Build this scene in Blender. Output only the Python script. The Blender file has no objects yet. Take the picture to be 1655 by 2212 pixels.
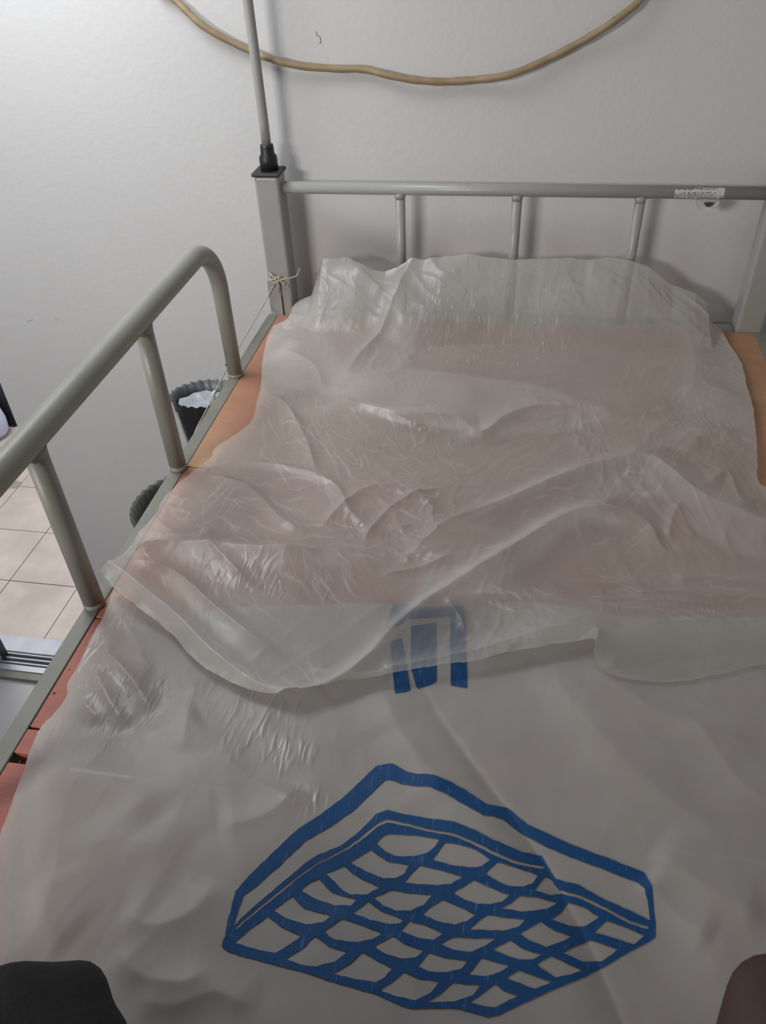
import bpy, bmesh, math, random
import numpy as np
from mathutils import Vector, Matrix

random.seed(7)
S = 0.94                                   # metres per board width
# ------------------------------------------------------------------ camera
YAW, PITCH, ROLL, FPX = -0.1963, 0.6887, -0.0496, 1677.4
CAM = np.array([0.5224, -1.5734, 0.7499]) * S

def cam_axes():
    cy, sy = math.cos(YAW), math.sin(YAW)
    f = np.array([sy*math.cos(PITCH), cy*math.cos(PITCH), -math.sin(PITCH)])
    r = np.array([cy, -sy, 0.0]); u = np.cross(r, f)
    c, s = math.cos(ROLL), math.sin(ROLL)
    return c*r + s*u, -s*r + c*u, f
CR, CU, CF = cam_axes()
cd = bpy.data.cameras.new('camera'); cam = bpy.data.objects.new('camera', cd)
bpy.context.scene.collection.objects.link(cam)
cam.matrix_world = Matrix(((CR[0], CU[0], -CF[0], CAM[0]), (CR[1], CU[1], -CF[1], CAM[1]),
                           (CR[2], CU[2], -CF[2], CAM[2]), (0, 0, 0, 1)))
cd.sensor_fit = 'VERTICAL'; cd.sensor_height = 36.0; cd.lens = FPX/2212*36.0
cd.clip_start = 0.01; cd.clip_end = 60
bpy.context.scene.camera = cam
COL = bpy.context.scene.collection

# ------------------------------------------------------------------ light and exposure
sc = bpy.context.scene
sc.view_settings.view_transform = 'Standard'; sc.view_settings.look = 'None'
sc.view_settings.gamma = 1.0; sc.view_settings.use_curve_mapping = False
sc.view_settings.exposure = 0.08
w = bpy.data.worlds.new('daylight'); sc.world = w; w.use_nodes = True
w.node_tree.nodes['Background'].inputs[0].default_value = (0.80, 0.88, 1.0, 1)
w.node_tree.nodes['Background'].inputs[1].default_value = 0.9

def area(name, loc, target, sx, sy, power, col, spread=None):
    l = bpy.data.lights.new(name, 'AREA'); l.shape = 'RECTANGLE'; l.size = sx; l.size_y = sy
    l.energy = power; l.color = col
    if spread: l.spread = math.radians(spread)
    o = bpy.data.objects.new(name, l); COL.objects.link(o); o.location = loc
    o.rotation_euler = (Vector(target)-Vector(loc)).to_track_quat('-Z', 'Y').to_euler()
    return o
area('tube_light', (-1.25, -2.7, 0.98), (-.05, 0.05, 0.45), 0.75, 0.35, 12.0, (1.0, 0.965, 0.92), 105)
area('ceiling_light', (-0.45, -0.33, 1.10), (-0.35, -0.25, 0), 0.5, 0.5, 9.5, (0.90, 0.95, 1.0))
area('left_fill_light', (-3.15, -1.7, 0.0), (-.6, -.3, -.4), 1.3, 1.1, 14, (0.78, 0.86, 1.0))  # added cool fill for the lower left wall; no window behind it
area('balcony_light', (-1.9, 1.2, 1.0), (-1.9, 1.2, -1), 1.0, 1.0, 30, (1.0, 0.97, 0.93))

# ------------------------------------------------------------------ helpers
def ray(px, py): return CF + CR*((px-827.5)/FPX) - CU*((py-1106)/FPX)
def onz(px, py, z=0.0): d = ray(px, py); return CAM + d*((z-CAM[2])/d[2])
def ony(px, py, y): d = ray(px, py); return CAM + d*((y-CAM[1])/d[1])
def onx(px, py, x): d = ray(px, py); return CAM + d*((x-CAM[0])/d[0])

def setp(o, label=None, cat=None, group=None, kind=None):
    if label: o['label'] = label
    if cat: o['category'] = cat
    if group: o['group'] = group
    if kind: o['kind'] = kind
    return o
def empty(name, loc=(0, 0, 0), **k):
    o = bpy.data.objects.new(name, None); COL.objects.link(o); o.location = loc; o.empty_display_size = .05
    return setp(o, **k)
def link(name, me, mat, parent=None, smooth=True):
    o = bpy.data.objects.new(name, me); COL.objects.link(o)
    if mat: me.materials.append(mat)
    if smooth:
        me.polygons.foreach_set('use_smooth', [True]*len(me.polygons))
    if parent:
        o.parent = parent
        o.matrix_parent_inverse = Matrix.Translation(-Vector(parent.location))
    return o
def frombm(name, bm, mat, parent=None, smooth=False):
    me = bpy.data.meshes.new(name); bm.to_mesh(me); bm.free()
    return link(name, me, mat, parent, smooth)
def pydata(name, v, f, mat, parent=None, smooth=True):
    me = bpy.data.meshes.new(name); me.from_pydata(v, [], f); me.update()
    return link(name, me, mat, parent, smooth)
def add_box(bm, x0, x1, y0, y1, z0, z1, bev=0.0, seg=2):
    r = bmesh.ops.create_cube(bm, size=1)
    vs = r['verts']
    for v in vs:
        v.co = Vector(((x0+x1)/2+v.co.x*(x1-x0), (y0+y1)/2+v.co.y*(y1-y0), (z0+z1)/2+v.co.z*(z1-z0)))
    if bev > 0:
        es = list({e for v in vs for e in v.link_edges})
        bmesh.ops.bevel(bm, geom=es, offset=bev, segments=seg, affect='EDGES', profile=.5)
def box(name, x0, x1, y0, y1, z0, z1, mat, parent=None, bev=0.0, seg=2):
    bm = bmesh.new(); add_box(bm, x0, x1, y0, y1, z0, z1, bev, seg)
    return frombm(name, bm, mat, parent)
def tube_data(pts, rad, seg=24, cap=True):
    pts = [Vector(p) for p in pts]; n = len(pts)
    rads = rad if hasattr(rad, '__len__') else [rad]*n
    V = []; F = []
    t = (pts[1]-pts[0]).normalized()
    a = t.orthogonal().normalized()
    for i, p in enumerate(pts):
        tt = ((pts[min(i+1, n-1)]-pts[max(i-1, 0)])).normalized()
        a = (a - tt*a.dot(tt)).normalized(); b = tt.cross(a)
        for k in range(seg):
            an = 2*math.pi*k/seg
            V.append(tuple(p + (a*math.cos(an)+b*math.sin(an))*rads[i]))
    for i in range(n-1):
        for k in range(seg):
            k2 = (k+1) % seg
            F.append((i*seg+k, i*seg+k2, (i+1)*seg+k2, (i+1)*seg+k))
    if cap:
        F.append(tuple(range(seg))[::-1]); F.append(tuple((n-1)*seg+k for k in range(seg)))
    return V, F
def tube(name, pts, rad, mat, parent=None, seg=24):
    V, F = tube_data(pts, rad, seg)
    return pydata(name, V, F, mat, parent)
def spline(pts, n=12):
    """Catmull-Rom through points"""
    P = [np.array(p, float) for p in pts]; P = [2*P[0]-P[1]]+P+[2*P[-1]-P[-2]]; out = []
    for i in range(1, len(P)-2):
        for k in range(n):
            t = k/n
            out.append(.5*((2*P[i])+(-P[i-1]+P[i+1])*t+(2*P[i-1]-5*P[i]+4*P[i+1]-P[i+2])*t*t+(-P[i-1]+3*P[i]-3*P[i+1]+P[i+2])*t**3))
    out.append(P[-2]); return np.array(out)

# ------------------------------------------------------------------ materials
def mat(name, col, rough=.5, metal=0.0, noise=0.0, nscale=20, col2=None, bump=0.0, bscale=60, spec=.5, stretch=(1, 1, 1)):
    m = bpy.data.materials.new(name); m.use_nodes = True; nt = m.node_tree; N = nt.nodes; L = nt.links
    p = N['Principled BSDF']; p.inputs['Roughness'].default_value = rough; p.inputs['Metallic'].default_value = metal
    p.inputs['Specular IOR Level'].default_value = spec
    p.inputs['Base Color'].default_value = (*col, 1)
    tc = N.new('ShaderNodeTexCoord'); mp = N.new('ShaderNodeMapping'); mp.inputs['Scale'].default_value = stretch
    L.new(tc.outputs['Object'], mp.inputs[0])
    if noise > 0 or col2:
        n = N.new('ShaderNodeTexNoise'); n.inputs['Scale'].default_value = nscale; n.inputs['Detail'].default_value = 6
        L.new(mp.outputs[0], n.inputs['Vector'])
        rp = N.new('ShaderNodeValToRGB'); c2 = col2 or tuple(c*(1-noise) for c in col)
        rp.color_ramp.elements[0].position = .35; rp.color_ramp.elements[1].position = .65
        rp.color_ramp.elements[0].color = (*c2, 1); rp.color_ramp.elements[1].color = (*col, 1)
        L.new(n.outputs[0], rp.inputs[0]); L.new(rp.outputs[0], p.inputs['Base Color'])
    if bump > 0:
        n2 = N.new('ShaderNodeTexNoise'); n2.inputs['Scale'].default_value = bscale; n2.inputs['Detail'].default_value = 5
        L.new(mp.outputs[0], n2.inputs['Vector'])
        b = N.new('ShaderNodeBump'); b.inputs['Strength'].default_value = bump; b.inputs['Distance'].default_value = .002
        L.new(n2.outputs[0], b.inputs['Height']); L.new(b.outputs[0], p.inputs['Normal'])
    return m
M = {}
M['wall'] = mat('wall_paint', (.60, .59, .585), .8, noise=.03, nscale=3, bump=.25, bscale=90, spec=.2)
M['ceil'] = mat('ceiling_paint', (.6, .6, .6), .9)
M['floor'] = mat('floor_screed', (.42, .41, .42), .35, noise=.08, nscale=4)
M['rail'] = mat('grey_green_powder_coat', (.30, .295, .25), .42, noise=.10, nscale=14, bump=.12, bscale=140)
M['frame'] = mat('grimy_grey_frame', (.215, .21, .175), .5, noise=.22, nscale=9, bump=.15, bscale=120)
M['head'] = mat('grey_powder_coat', (.33, .325, .31), .36, noise=.05, nscale=20, bump=.1, bscale=200)
M['black'] = mat('black_plastic', (.012, .012, .013), .45, bump=.1, bscale=150)
M['cap'] = mat('dark_grey_plastic', (.03, .03, .032), .5, bump=.1)
M['tan'] = mat('tan_plywood', (.44, .26, .135), .6, col2=(.37, .20, .11), nscale=5, bump=.3, bscale=40, stretch=(1, 4, 1))
nt = M['tan'].node_tree; N_ = nt.nodes
_n = N_.new('ShaderNodeTexNoise'); _n.inputs['Scale'].default_value = 2.3; _n.inputs['Detail'].default_value = 3
_r = N_.new('ShaderNodeMapRange'); _r.inputs[1].default_value = .42; _r.inputs[2].default_value = .6; _r.inputs[4].default_value = .75
_m = N_.new('ShaderNodeMix'); _m.data_type = 'RGBA'; _m.inputs[7].default_value = (.40, .17, .11, 1)
_t = N_.new('ShaderNodeTexCoord'); nt.links.new(_t.outputs['Object'], _n.inputs[0]); nt.links.new(_n.outputs[0], _r.inputs[0]); nt.links.new(_r.outputs[0], _m.inputs[0])
_p = N_['Principled BSDF']; _s = _p.inputs['Base Color'].links[0].from_socket
nt.links.new(_s, _m.inputs[6]); nt.links.new(_m.outputs[2], _p.inputs['Base Color'])
M['pink'] = mat('pink_stained_board', (.42, .135, .10), .6, col2=(.34, .11, .085), nscale=7, bump=.3, bscale=40, stretch=(1, 4, 1))
M['mid'] = mat('worn_pink_board', (.42, .205, .125), .6, col2=(.40, .15, .105), nscale=4, bump=.3, bscale=40, stretch=(1, 4, 1))
M['bearer'] = mat('raw_wood', (.42, .30, .10), .7, col2=(.26, .17, .05), nscale=12, stretch=(4, 1, 1))
M['cable'] = mat('ochre_cable_sheath', (.33, .245, .14), .5, noise=.22, nscale=40, bump=.2)
M['string'] = mat('jute_string', (.50, .44, .34), .9, noise=.25, nscale=200)
M['paper'] = mat('paper_label', (.55, .55, .53), .7, noise=.15, nscale=90)
M['ink'] = mat('black_ink', (.05, .05, .05), .6)
M['binin'] = mat('bin_lining', (.16, .17, .18), .35, noise=.3, nscale=30)
M['bin'] = mat('black_bin_plastic', (.008, .008, .010), .4)
M['greybin'] = mat('grey_bin_plastic', (.20, .20, .185), .45, noise=.2, nscale=30)
M['white'] = mat('white_thread', (.6, .6, .6), .6)
M['clear'] = mat('pale_bag_film', (.55, .58, .62), .3, noise=.3, nscale=40, bump=.8, bscale=60)
M['tile'] = mat('beige_tile', (.58, .50, .445), .35, col2=(.47, .40, .35), nscale=7, bump=.05)
M['grout'] = mat('grout', (.13, .115, .10), .9)
M['marble'] = mat('pale_marble', (.52, .53, .57), .3, col2=(.36, .37, .41), nscale=8)
M['alu'] = mat('aluminium', (.42, .43, .46), .35, metal=.5)
M['alud'] = mat('dark_track', (.05, .05, .055), .5)
M['glass'] = mat('frosted_pane', (.45, .47, .47), .25)
M['skin'] = mat('brown_skin', (.062, .032, .024), .65, noise=.15, nscale=20, bump=.2, bscale=90)
M['cloth'] = mat('black_cloth', (.012, .012, .013), .95, bump=.5, bscale=220)
M['shirt'] = mat('dark_shirt', (.05, .05, .06), .9, bump=.4, bscale=200)
M['hair'] = mat('black_hair', (.01, .008, .007), .6, bump=1.0, bscale=200, stretch=(4, 1, 1))
M['eye'] = mat('eye_white', (.5, .5, .48), .3)
M['lip'] = mat('lip', (.18, .06, .05), .5)
M['cabinet'] = mat('cabinet_laminate', (.30, .27, .22), .5)
M['blackfurn'] = mat('black_lacquer', (.012, .013, .016), .3)
M['greyfurn'] = mat('grey_panel', (.22, .23, .25), .4)
M['lavender'] = mat('pale_lavender_plastic', (.55, .55, .72), .4)
M['mark'] = mat('wall_scuff', (.22, .21, .21), .9)
M['stain'] = mat('stain', (.30, .25, .21), .5)

def film_material(name, tint, base, facing, rough=.22, fine=1.0, spotpow=.3):
    m = bpy.data.materials.new(name); m.use_nodes = True; nt = m.node_tree; N = nt.nodes; L = nt.links
    for n in list(N): N.remove(n)
    out = N.new('ShaderNodeOutputMaterial'); mix = N.new('ShaderNodeMixShader'); tr = N.new('ShaderNodeBsdfTransparent')
    tr.inputs[0].default_value = (.97, .97, .965, 1)
    dif = N.new('ShaderNodeBsdfDiffuse'); tl = N.new('ShaderNodeBsdfTranslucent'); gl = N.new('ShaderNodeBsdfGlossy')
    dif.inputs[0].default_value = (*tint, 1); tl.inputs[0].default_value = (*tint, 1)
    gl.inputs['Roughness'].default_value = rough; gl.inputs[0].default_value = (.8, .8, .8, 1)
    m1 = N.new('ShaderNodeMixShader'); m1.inputs[0].default_value = .42
    L.new(dif.outputs[0], m1.inputs[1]); L.new(tl.outputs[0], m1.inputs[2])
    tc = N.new('ShaderNodeTexCoord')
    n1 = N.new('ShaderNodeTexNoise'); n1.inputs['Scale'].default_value = 9; n1.inputs['Detail'].default_value = 4
    n1.inputs['Distortion'].default_value = .6
    L.new(tc.outputs['Object'], n1.inputs[0])
    lw = N.new('ShaderNodeLayerWeight'); lw.inputs[0].default_value = .5
    ma = N.new('ShaderNodeMath'); ma.operation = 'MULTIPLY_ADD'; ma.inputs[1].default_value = facing; ma.inputs[2].default_value = base
    L.new(lw.outputs['Facing'], ma.inputs[0])
    mb = N.new('ShaderNodeMath'); mb.operation = 'MULTIPLY_ADD'; mb.inputs[1].default_value = .24
    L.new(n1.outputs[0], mb.inputs[0]); L.new(ma.outputs[0], mb.inputs[2])
    mc = N.new('ShaderNodeMath'); mc.operation = 'SUBTRACT'; mc.inputs[1].default_value = .12; mc.use_clamp = True
    L.new(mb.outputs[0], mc.inputs[0])
    # extra layers where the film is doubled
    at = N.new('ShaderNodeAttribute'); at.attribute_name = 'ply'
    md = N.new('ShaderNodeMath'); md.operation = 'ADD'; md.use_clamp = True
    L.new(mc.outputs[0], md.inputs[0]); L.new(at.outputs['Fac'], md.inputs[1])
    L.new(md.outputs[0], mix.inputs[0])
    # fine crinkle
    mp = N.new('ShaderNodeMapping'); mp.inputs['Scale'].default_value = (1.0, .55, 1); mp.inputs['Rotation'].default_value = (0, 0, .35)
    L.new(tc.outputs['Object'], mp.inputs[0])
    def rid(scale, rot, st, det, dist):
        mp = N.new('ShaderNodeMapping'); mp.inputs['Scale'].default_value = st; mp.inputs['Rotation'].default_value = (0, 0, rot)
        L.new(tc.outputs['Object'], mp.inputs[0])
        n = N.new('ShaderNodeTexNoise'); n.noise_type = 'RIDGED_MULTIFRACTAL'; n.inputs['Scale'].default_value = scale; n.inputs['Detail'].default_value = det
        n.inputs['Distortion'].default_value = dist; L.new(mp.outputs[0], n.inputs[0]); return n
    def mask(scale, lo, hi, a_, b_, off):
        mp = N.new('ShaderNodeMapping'); mp.inputs['Location'].default_value = (off, off*.7, 0); L.new(tc.outputs['Object'], mp.inputs[0])
        n = N.new('ShaderNodeTexNoise'); n.inputs['Scale'].default_value = scale; n.inputs['Detail'].default_value = 2; L.new(mp.outputs[0], n.inputs[0])
        r = N.new('ShaderNodeMapRange'); r.interpolation_type = 'SMOOTHSTEP'; r.inputs[1].default_value = lo; r.inputs[2].default_value = hi
        r.inputs[3].default_value = a_; r.inputs[4].default_value = b_; L.new(n.outputs[0], r.inputs[0]); return r
    b0 = None
    for (sc_, ro, st, de, di, dist_, msc, lo, hi, a_, b_, off) in (
            (12, .35, (1.0, .6, 1), 3, 1.0, .0030, 2.6, .40, .62, .10*fine, .75*fine, 0),
            (26, -.25, (1.4, .45, 1), 4, .9, .0016, 3.6, .44, .64, .03*fine, .85*fine, 3.1),
            (60, .1, (1.6, .4, 1), 2, .6, .0010, 5.0, .54, .68, .0, .9*fine, 7.7)):
        n2 = rid(sc_, ro, st, de, di); rp = mask(msc, lo, hi, a_, b_, off)
        b = N.new('ShaderNodeBump'); b.inputs['Distance'].default_value = dist_
        L.new(rp.outputs[0], b.inputs['Strength']); L.new(n2.outputs[0], b.inputs['Height'])
        if b0: L.new(b0.outputs[0], b.inputs['Normal'])
        b0 = b
    ac = N.new('ShaderNodeAttribute'); ac.attribute_name = 'crinkle'
    n4 = rid(75, .15, (1.5, .42, 1), 3, .8)
    b = N.new('ShaderNodeBump'); b.inputs['Distance'].default_value = .0022
    L.new(ac.outputs['Fac'], b.inputs['Strength']); L.new(n4.outputs[0], b.inputs['Height']); L.new(b0.outputs[0], b.inputs['Normal'])
    for s in (dif, tl, gl): L.new(b.outputs[0], s.inputs['Normal'])
    rr_ = N.new('ShaderNodeMapRange'); rr_.inputs[3].default_value = rough; rr_.inputs[4].default_value = .16
    L.new(ac.outputs['Fac'], rr_.inputs[0]); L.new(rr_.outputs[0], gl.inputs['Roughness'])
    fr = N.new('ShaderNodeFresnel'); fr.inputs[0].default_value = 1.45; L.new(b.outputs[0], fr.inputs['Normal'])
    m2 = N.new('ShaderNodeMixShader'); L.new(fr.outputs[0], m2.inputs[0])
    L.new(m1.outputs[0], m2.inputs[1]); L.new(gl.outputs[0], m2.inputs[2])
    L.new(tr.outputs[0], mix.inputs[1]); L.new(m2.outputs[0], mix.inputs[2]); L.new(mix.outputs[0], out.inputs[0])
    return m
M['film'] = film_material('clear_plastic_film', (.71, .685, .645), .48, .34, rough=.32, fine=.8)
M['bag'] = film_material('milky_plastic_bag', (.62, .61, .575), .85, .12, rough=.5, fine=.3)
def print_mat():
    m = mat('blue_print', (.008, .062, .185), .6, spec=.25)
    nt = m.node_tree; N = nt.nodes; L = nt.links; p = N['Principled BSDF']
    tc = N.new('ShaderNodeTexCoord'); mp = N.new('ShaderNodeMapping'); mp.inputs['Scale'].default_value = (1, .12, 1)
    L.new(tc.outputs['Object'], mp.inputs[0])
    n = N.new('ShaderNodeTexNoise'); n.inputs['Scale'].default_value = 500; n.inputs['Detail'].default_value = 3
    L.new(mp.outputs[0], n.inputs[0])
    rp = N.new('ShaderNodeValToRGB'); rp.color_ramp.elements[0].position = .60; rp.color_ramp.elements[1].position = .74
    rp.color_ramp.elements[0].color = (.008, .062, .185, 1); rp.color_ramp.elements[1].color = (.055, .14, .29, 1)
    L.new(n.outputs[0], rp.inputs[0]); L.new(rp.outputs[0], p.inputs['Base Color'])
    return m
M['print'] = print_mat()

# ------------------------------------------------------------------ the room
ZF = float(ony(60, 1464, .052)[2])                 # floor of the room next door
WY = .052                                          # face of the back wall
XJ = float(ony(20, 876, WY)[0])                    # door jamb edge
ZC = 1.16
YB = float(onz(60, 1377, ZF)[1])                   # far side of the sill
def struct(o): o['kind'] = 'structure'; return o
def wall_back():
    bm = bmesh.new()
    add_box(bm, XJ, 1.05, WY, WY+.14, ZF-.02, ZC)
    add_box(bm, -3.2, -2.1, WY, WY+.14, ZF-.02, ZC)
    add_box(bm, -2.1, XJ, WY, WY+.14, .55, ZC)
    return struct(frombm('wall_back', bm, M['wall']))
wb = wall_back()
struct(box('wall_right', 1.05, 1.17, -4.2, WY+.14, ZF-.02, ZC, M['wall']))
struct(box('wall_left', -3.32, -3.2, -4.2, 2.5, ZF-.02, ZC, M['wall']))
struct(box('wall_front', -3.2, 1.05, -4.32, -4.2, ZF-.02, ZC, M['wall']))
struct(box('floor', -3.2, 1.05, -4.2, WY+.002, ZF-.12, ZF-.02, M['floor']))
struct(box('ceiling', -3.32, 1.17, -4.32, WY+.14, ZC, ZC+.1, M['ceil']))
fb = struct(box('floor_balcony', -3.2, XJ+.6, WY+.14, 2.5, ZF-.12, ZF-.004, M['grout']))
struct(box('wall_balcony', -3.2, XJ+.6, 2.5, 2.62, ZF-.12, ZC, M['wall']))
X0 = -1.3834*.8545; Y0 = .598*.8545; TS = .3015
ty0 = Y0-1*TS
rt = random.Random(3)
for j in range(-1, 7):
    ya = max(Y0+j*TS, YB+.0015); yb = min(Y0+(j+1)*TS, 2.499)
    if yb-ya < .02: continue
    for i in range(-6, 2):
        xa = X0+i*TS; xb = min(xa+TS, XJ+.58)
        if xb-xa < .02: continue
        dz = rt.uniform(-.0006, .0006)
        box('tile', xa+.0016, xb-.0016, ya+.0016, yb-.0016, ZF-.005, ZF+dz, M['tile'], fb, bev=.0008, seg=1)
# floor stain
st = onz(32, 1048, ZF)
pts = [(st[0]+.03*math.cos(a)*rt.uniform(.7, 1.2), st[1]+.035*math.sin(a)*rt.uniform(.7, 1.2), ZF+.0012) for a in np.linspace(0, 2*math.pi, 14, endpoint=False)]
pydata('stain', pts, [tuple(range(14))], M['stain'], fb)
# sill with sliding track
sill = empty('door_sill', (-1.3, .1, ZF), kind='structure')
sx0, sx1 = -2.1, XJ-.0
y_m = float(onz(60, 1411, ZF)[1]); y_t = float(onz(60, 1440, ZF)[1]); y_r = float(onz(60, 1450, ZF)[1])
box('marble_slab', sx0, XJ+.3, y_m, YB, ZF-.02, ZF+.004, M['marble'], sill)
box('track_base', sx0, sx1, y_t, y_m, ZF-.02, ZF-.006, M['alud'], sill)
for k in range(3):
    yy = y_t+(y_m-y_t)*(k+.5)/3
    box('track_rail', sx0, sx1, yy-.0025, yy+.0025, ZF-.006, ZF+.004, M['alu'], sill)
box('sill_lip', sx0, sx1, y_r-.004, y_t, ZF-.02, ZF+.003, M['alu'], sill)
box('sill_edge', sx0, sx1, WY-.006, y_r-.004, ZF-.0195, ZF-.002, M['frame'], sill)
# sliding door leaf, its right stile shows at the picture's edge
dr = empty('door_1', (-1.6, y_m-.03, ZF), kind='structure')
xd = float(onz(19, 1413, ZF)[0]); yd0, yd1 = y_m-.045, y_m-.015
box('door_stile', xd-.06, xd-.006, yd0, yd1, ZF+.004, .55, M['alu'], dr, bev=.002)
box('door_gasket', xd-.006, xd, yd0, yd1, ZF+.004, .55, M['black'], dr)
box('door_stile', xd-.85, xd-.79, yd0, yd1, ZF+.004, .55, M['alu'], dr, bev=.002)
box('door_rail', xd-.79, xd-.06, yd0, yd1, ZF+.004, ZF+.08, M['alu'], dr, bev=.002)
box('door_rail', xd-.79, xd-.06, yd0, yd1, .48, .55, M['alu'], dr, bev=.002)
box('door_pane', xd-.79, xd-.06, (yd0+yd1)/2-.003, (yd0+yd1)/2+.003, ZF+.08, .48, M['glass'], dr)
# scuffs on the wall
def scuff(pp, r=.0007):
    P = [ony(x, y, WY-.0002) for x, y in pp]
    tube('scuff_mark', spline(P, 4), r, M['mark'], wb, seg=6)
scuff([(683, 68), (684, 73)]); scuff([(682, 75), (691, 80), (693, 90), (690, 93)]); scuff([(60, 694), (72, 690)], .0004)
scuff([(118, 688), (126, 690)], .0004)

# things in the next room
p = onz(38, 922, ZF)
cb = empty('black_cabinet', (p[0]-.3, p[1]+.2, ZF), label='glossy black floor cabinet with a grey top panel seen past the door jamb', cat='cabinet')
bx1 = float(p[0]); by0 = float(p[1])
box('body', bx1-.5, bx1, by0, by0+.4, ZF+.001, ZF+.40, M['blackfurn'], cb, bev=.006)
box('plinth', bx1-.49, bx1-.01, by0-.004, by0+.0, ZF+.001, ZF+.05, M['black'], cb)
box('top_panel', bx1-.5, bx1, by0, by0+.4, ZF+.402, ZF+.62, M['greyfurn'], cb, bev=.006)
q = onz(-2, 938, ZF)
def lathe(prof, seg=40, cx=0, cy=0, scal=None):
    V = []; F = []
    n = len(prof)
    for i, (r, z) in enumerate(prof):
        for k in range(seg):
            a = 2*math.pi*k/seg
            dz = scal(i, a) if scal else 0
            V.append((cx+r*math.cos(a), cy+r*math.sin(a), z+dz))
    for i in range(n-1):
        for k in range(seg):
            F.append((i*seg+k, i*seg+(k+1) % seg, (i+1)*seg+(k+1) % seg, (i+1)*seg+k))
    F.append(tuple(range(seg))[::-1])
    return V, F
V, F = lathe([(.055, ZF+.001), (.075, ZF+.03), (.08, ZF+.09), (.07, ZF+.15), (.045, ZF+.19), (.02, ZF+.20), (.001, ZF+.202)], 32, float(onz(14, 900, ZF+.1)[0])-.08, float(p[1])-.09)
o = pydata('jug', V, F, M['lavender']); setp(o, 'rounded pale lavender jug on the tiled floor before the black cabinet', 'jug')

# ------------------------------------------------------------------ bunk bed frame
bed = empty('bunk_bed', (.47, -.97, ZF-.02), label='grey metal bunk bed frame with wooden boards and a tubular guard rail', cat='bed')
FX0 = -.0222; FX1 = S+.0222; YE = -1.93
ZR = .2647*S
postx = ((-.0145, .0335), (.9075, .9555))
for (a, b) in postx:
    box('post', a, b, -.022, .026, ZF-.019, .3215*.8545, M['head'], bed, bev=.006, seg=3)
    box('post', a, b, YE-.03, YE+.018, ZF-.019, .3215*.8545, M['head'], bed, bev=.006, seg=3)
tube('headboard_rail', [(.032, .002, ZR), (.909, .002, ZR)], .0110, M['head'], bed)
for bx in (.2756, .5064, .7383):
    tube('headboard_bar', [(bx*S, .002, -.01), (bx*S, .002, ZR-.004)], .0092, M['head'], bed)
    V, F = tube_data([(bx*S, .002, ZR-.018), (bx*S, .002, ZR-.013), (bx*S, .002, ZR-.008)], [.0093, .0102, .0120])
    pydata('weld', V, F, M['head'], bed)
V, F = tube_data([(.0325, .002, ZR), (.0345, .002, ZR), (.038, .002, ZR)], [.0138, .0132, .0112]); pydata('weld', V, F, M['head'], bed)
box('head_crossbar', .0335, .9075, -.016, .020, -.045, -.004, M['head'], bed, bev=.003)
box('foot_crossbar', .0335, .9075, YE-.02, YE+.012, -.045, -.004, M['head'], bed, bev=.003)
# angle iron side rails: flat top lip and outer flange
def side_rail(xo, xi):
    bm = bmesh.new(); lo, hi = min(xo, xi), max(xo, xi)
    y1 = -.022
    add_box(bm, lo, hi, YE+.018, y1, -.004, 0.0, .001, 1)
    if xo < xi: add_box(bm, lo, lo+.004, YE+.018, y1, -.045, -.004, 0)
    else: add_box(bm, hi-.004, hi, YE+.018, y1, -.045, -.004, 0)
    return frombm('side_rail', bm, M['frame'], bed)
side_rail(FX0, -.0008); side_rail(FX1, S+.0008)
box('corner_bracket', -.0147, .0115, -.026, -.022, -.03, .075, M['head'], bed, bev=.001)
# dark strip painting the shade in the crease between bracket and post
box('bracket_crease', .0118, .0128, -.0232, -.0219, .001, .04, M['ink'], bed)
# bearers under the boards
for bx in (.012, .33, .61, .905):
    box('bearer', bx-.028+.016, bx+.028, YE+.02, -.024, -.05, -.0172, M['bearer'], bed, bev=.002)
edges = [(-.024, -.5635, 'tan'), (-.565, -.8845, 'mid'), (-.8862, -1.0470, 'pink'), (-1.0505, -1.0800, 'pink'),
         (-1.0915, -1.28, 'pink'), (-1.284, -1.45, 'pink'), (-1.455, -1.66, 'pink'), (-1.664, -1.90, 'pink')]
for i, (ya, yb, mm) in enumerate(edges):
    o = box('board', -.0006, S+.0006, yb, ya, -.017, -.0006-.0004*(i % 3), M[mm], bed, bev=.0008, seg=1)
# knots / nail holes
def dot(px, py, r=.0016, m='ink', zz=-.0016):
    P = onz(px, py, zz); V, F = tube_data([(P[0], P[1], zz-.001), (P[0], P[1], zz+.0004)], r, 10); pydata('nail_hole', V, F, M[m], bed)
dot(117, 1498); dot(150, 1447, .001)
# guard rail
XR = -.0117*S; ZG = .2683*S; RG = .0158
gy = [-.2987*S, -.607*S, -.92*S, -1.2331*S, -1.5462*S]
ya, yz = gy[0], gy[-1]; ra = .085
pts = [(XR, ya, .001)]
pts += [(XR, ya+.0, ZG-ra-.03)]
for k in range(13):
    a = k/12*math.pi/2
    pts.append((XR, ya-ra+ra*math.cos(a), ZG-ra+ra*math.sin(a)))
for k in range(13):
    a = math.pi/2*(1+k/12)
    pts.append((XR, yz+ra+ra*math.cos(a), ZG-ra+ra*math.sin(a)))
pts += [(XR, yz, ZG-ra-.03), (XR, yz, .001)]
rr = [.0132, .0138]+[.0142+(RG-.0142)*min(1, k/12) for k in range(13)]+[RG]*13+[.0138, .0132]
V, F = tube_data(pts, rr, 28); gr = pydata('guard_rail', V, F, M['rail'], bed)
for y in gy[1:-1]:
    tube('guard_bar', [(XR, y, .001), (XR, y, ZG-.008)], .0130, M['rail'], gr)
for y in gy:
    V, F = tube_data([(XR, y, .0002), (XR, y, .003), (XR, y, .008)], [.0137, .0136, .0131]); pydata('weld', V, F, M['rail'], gr)
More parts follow.
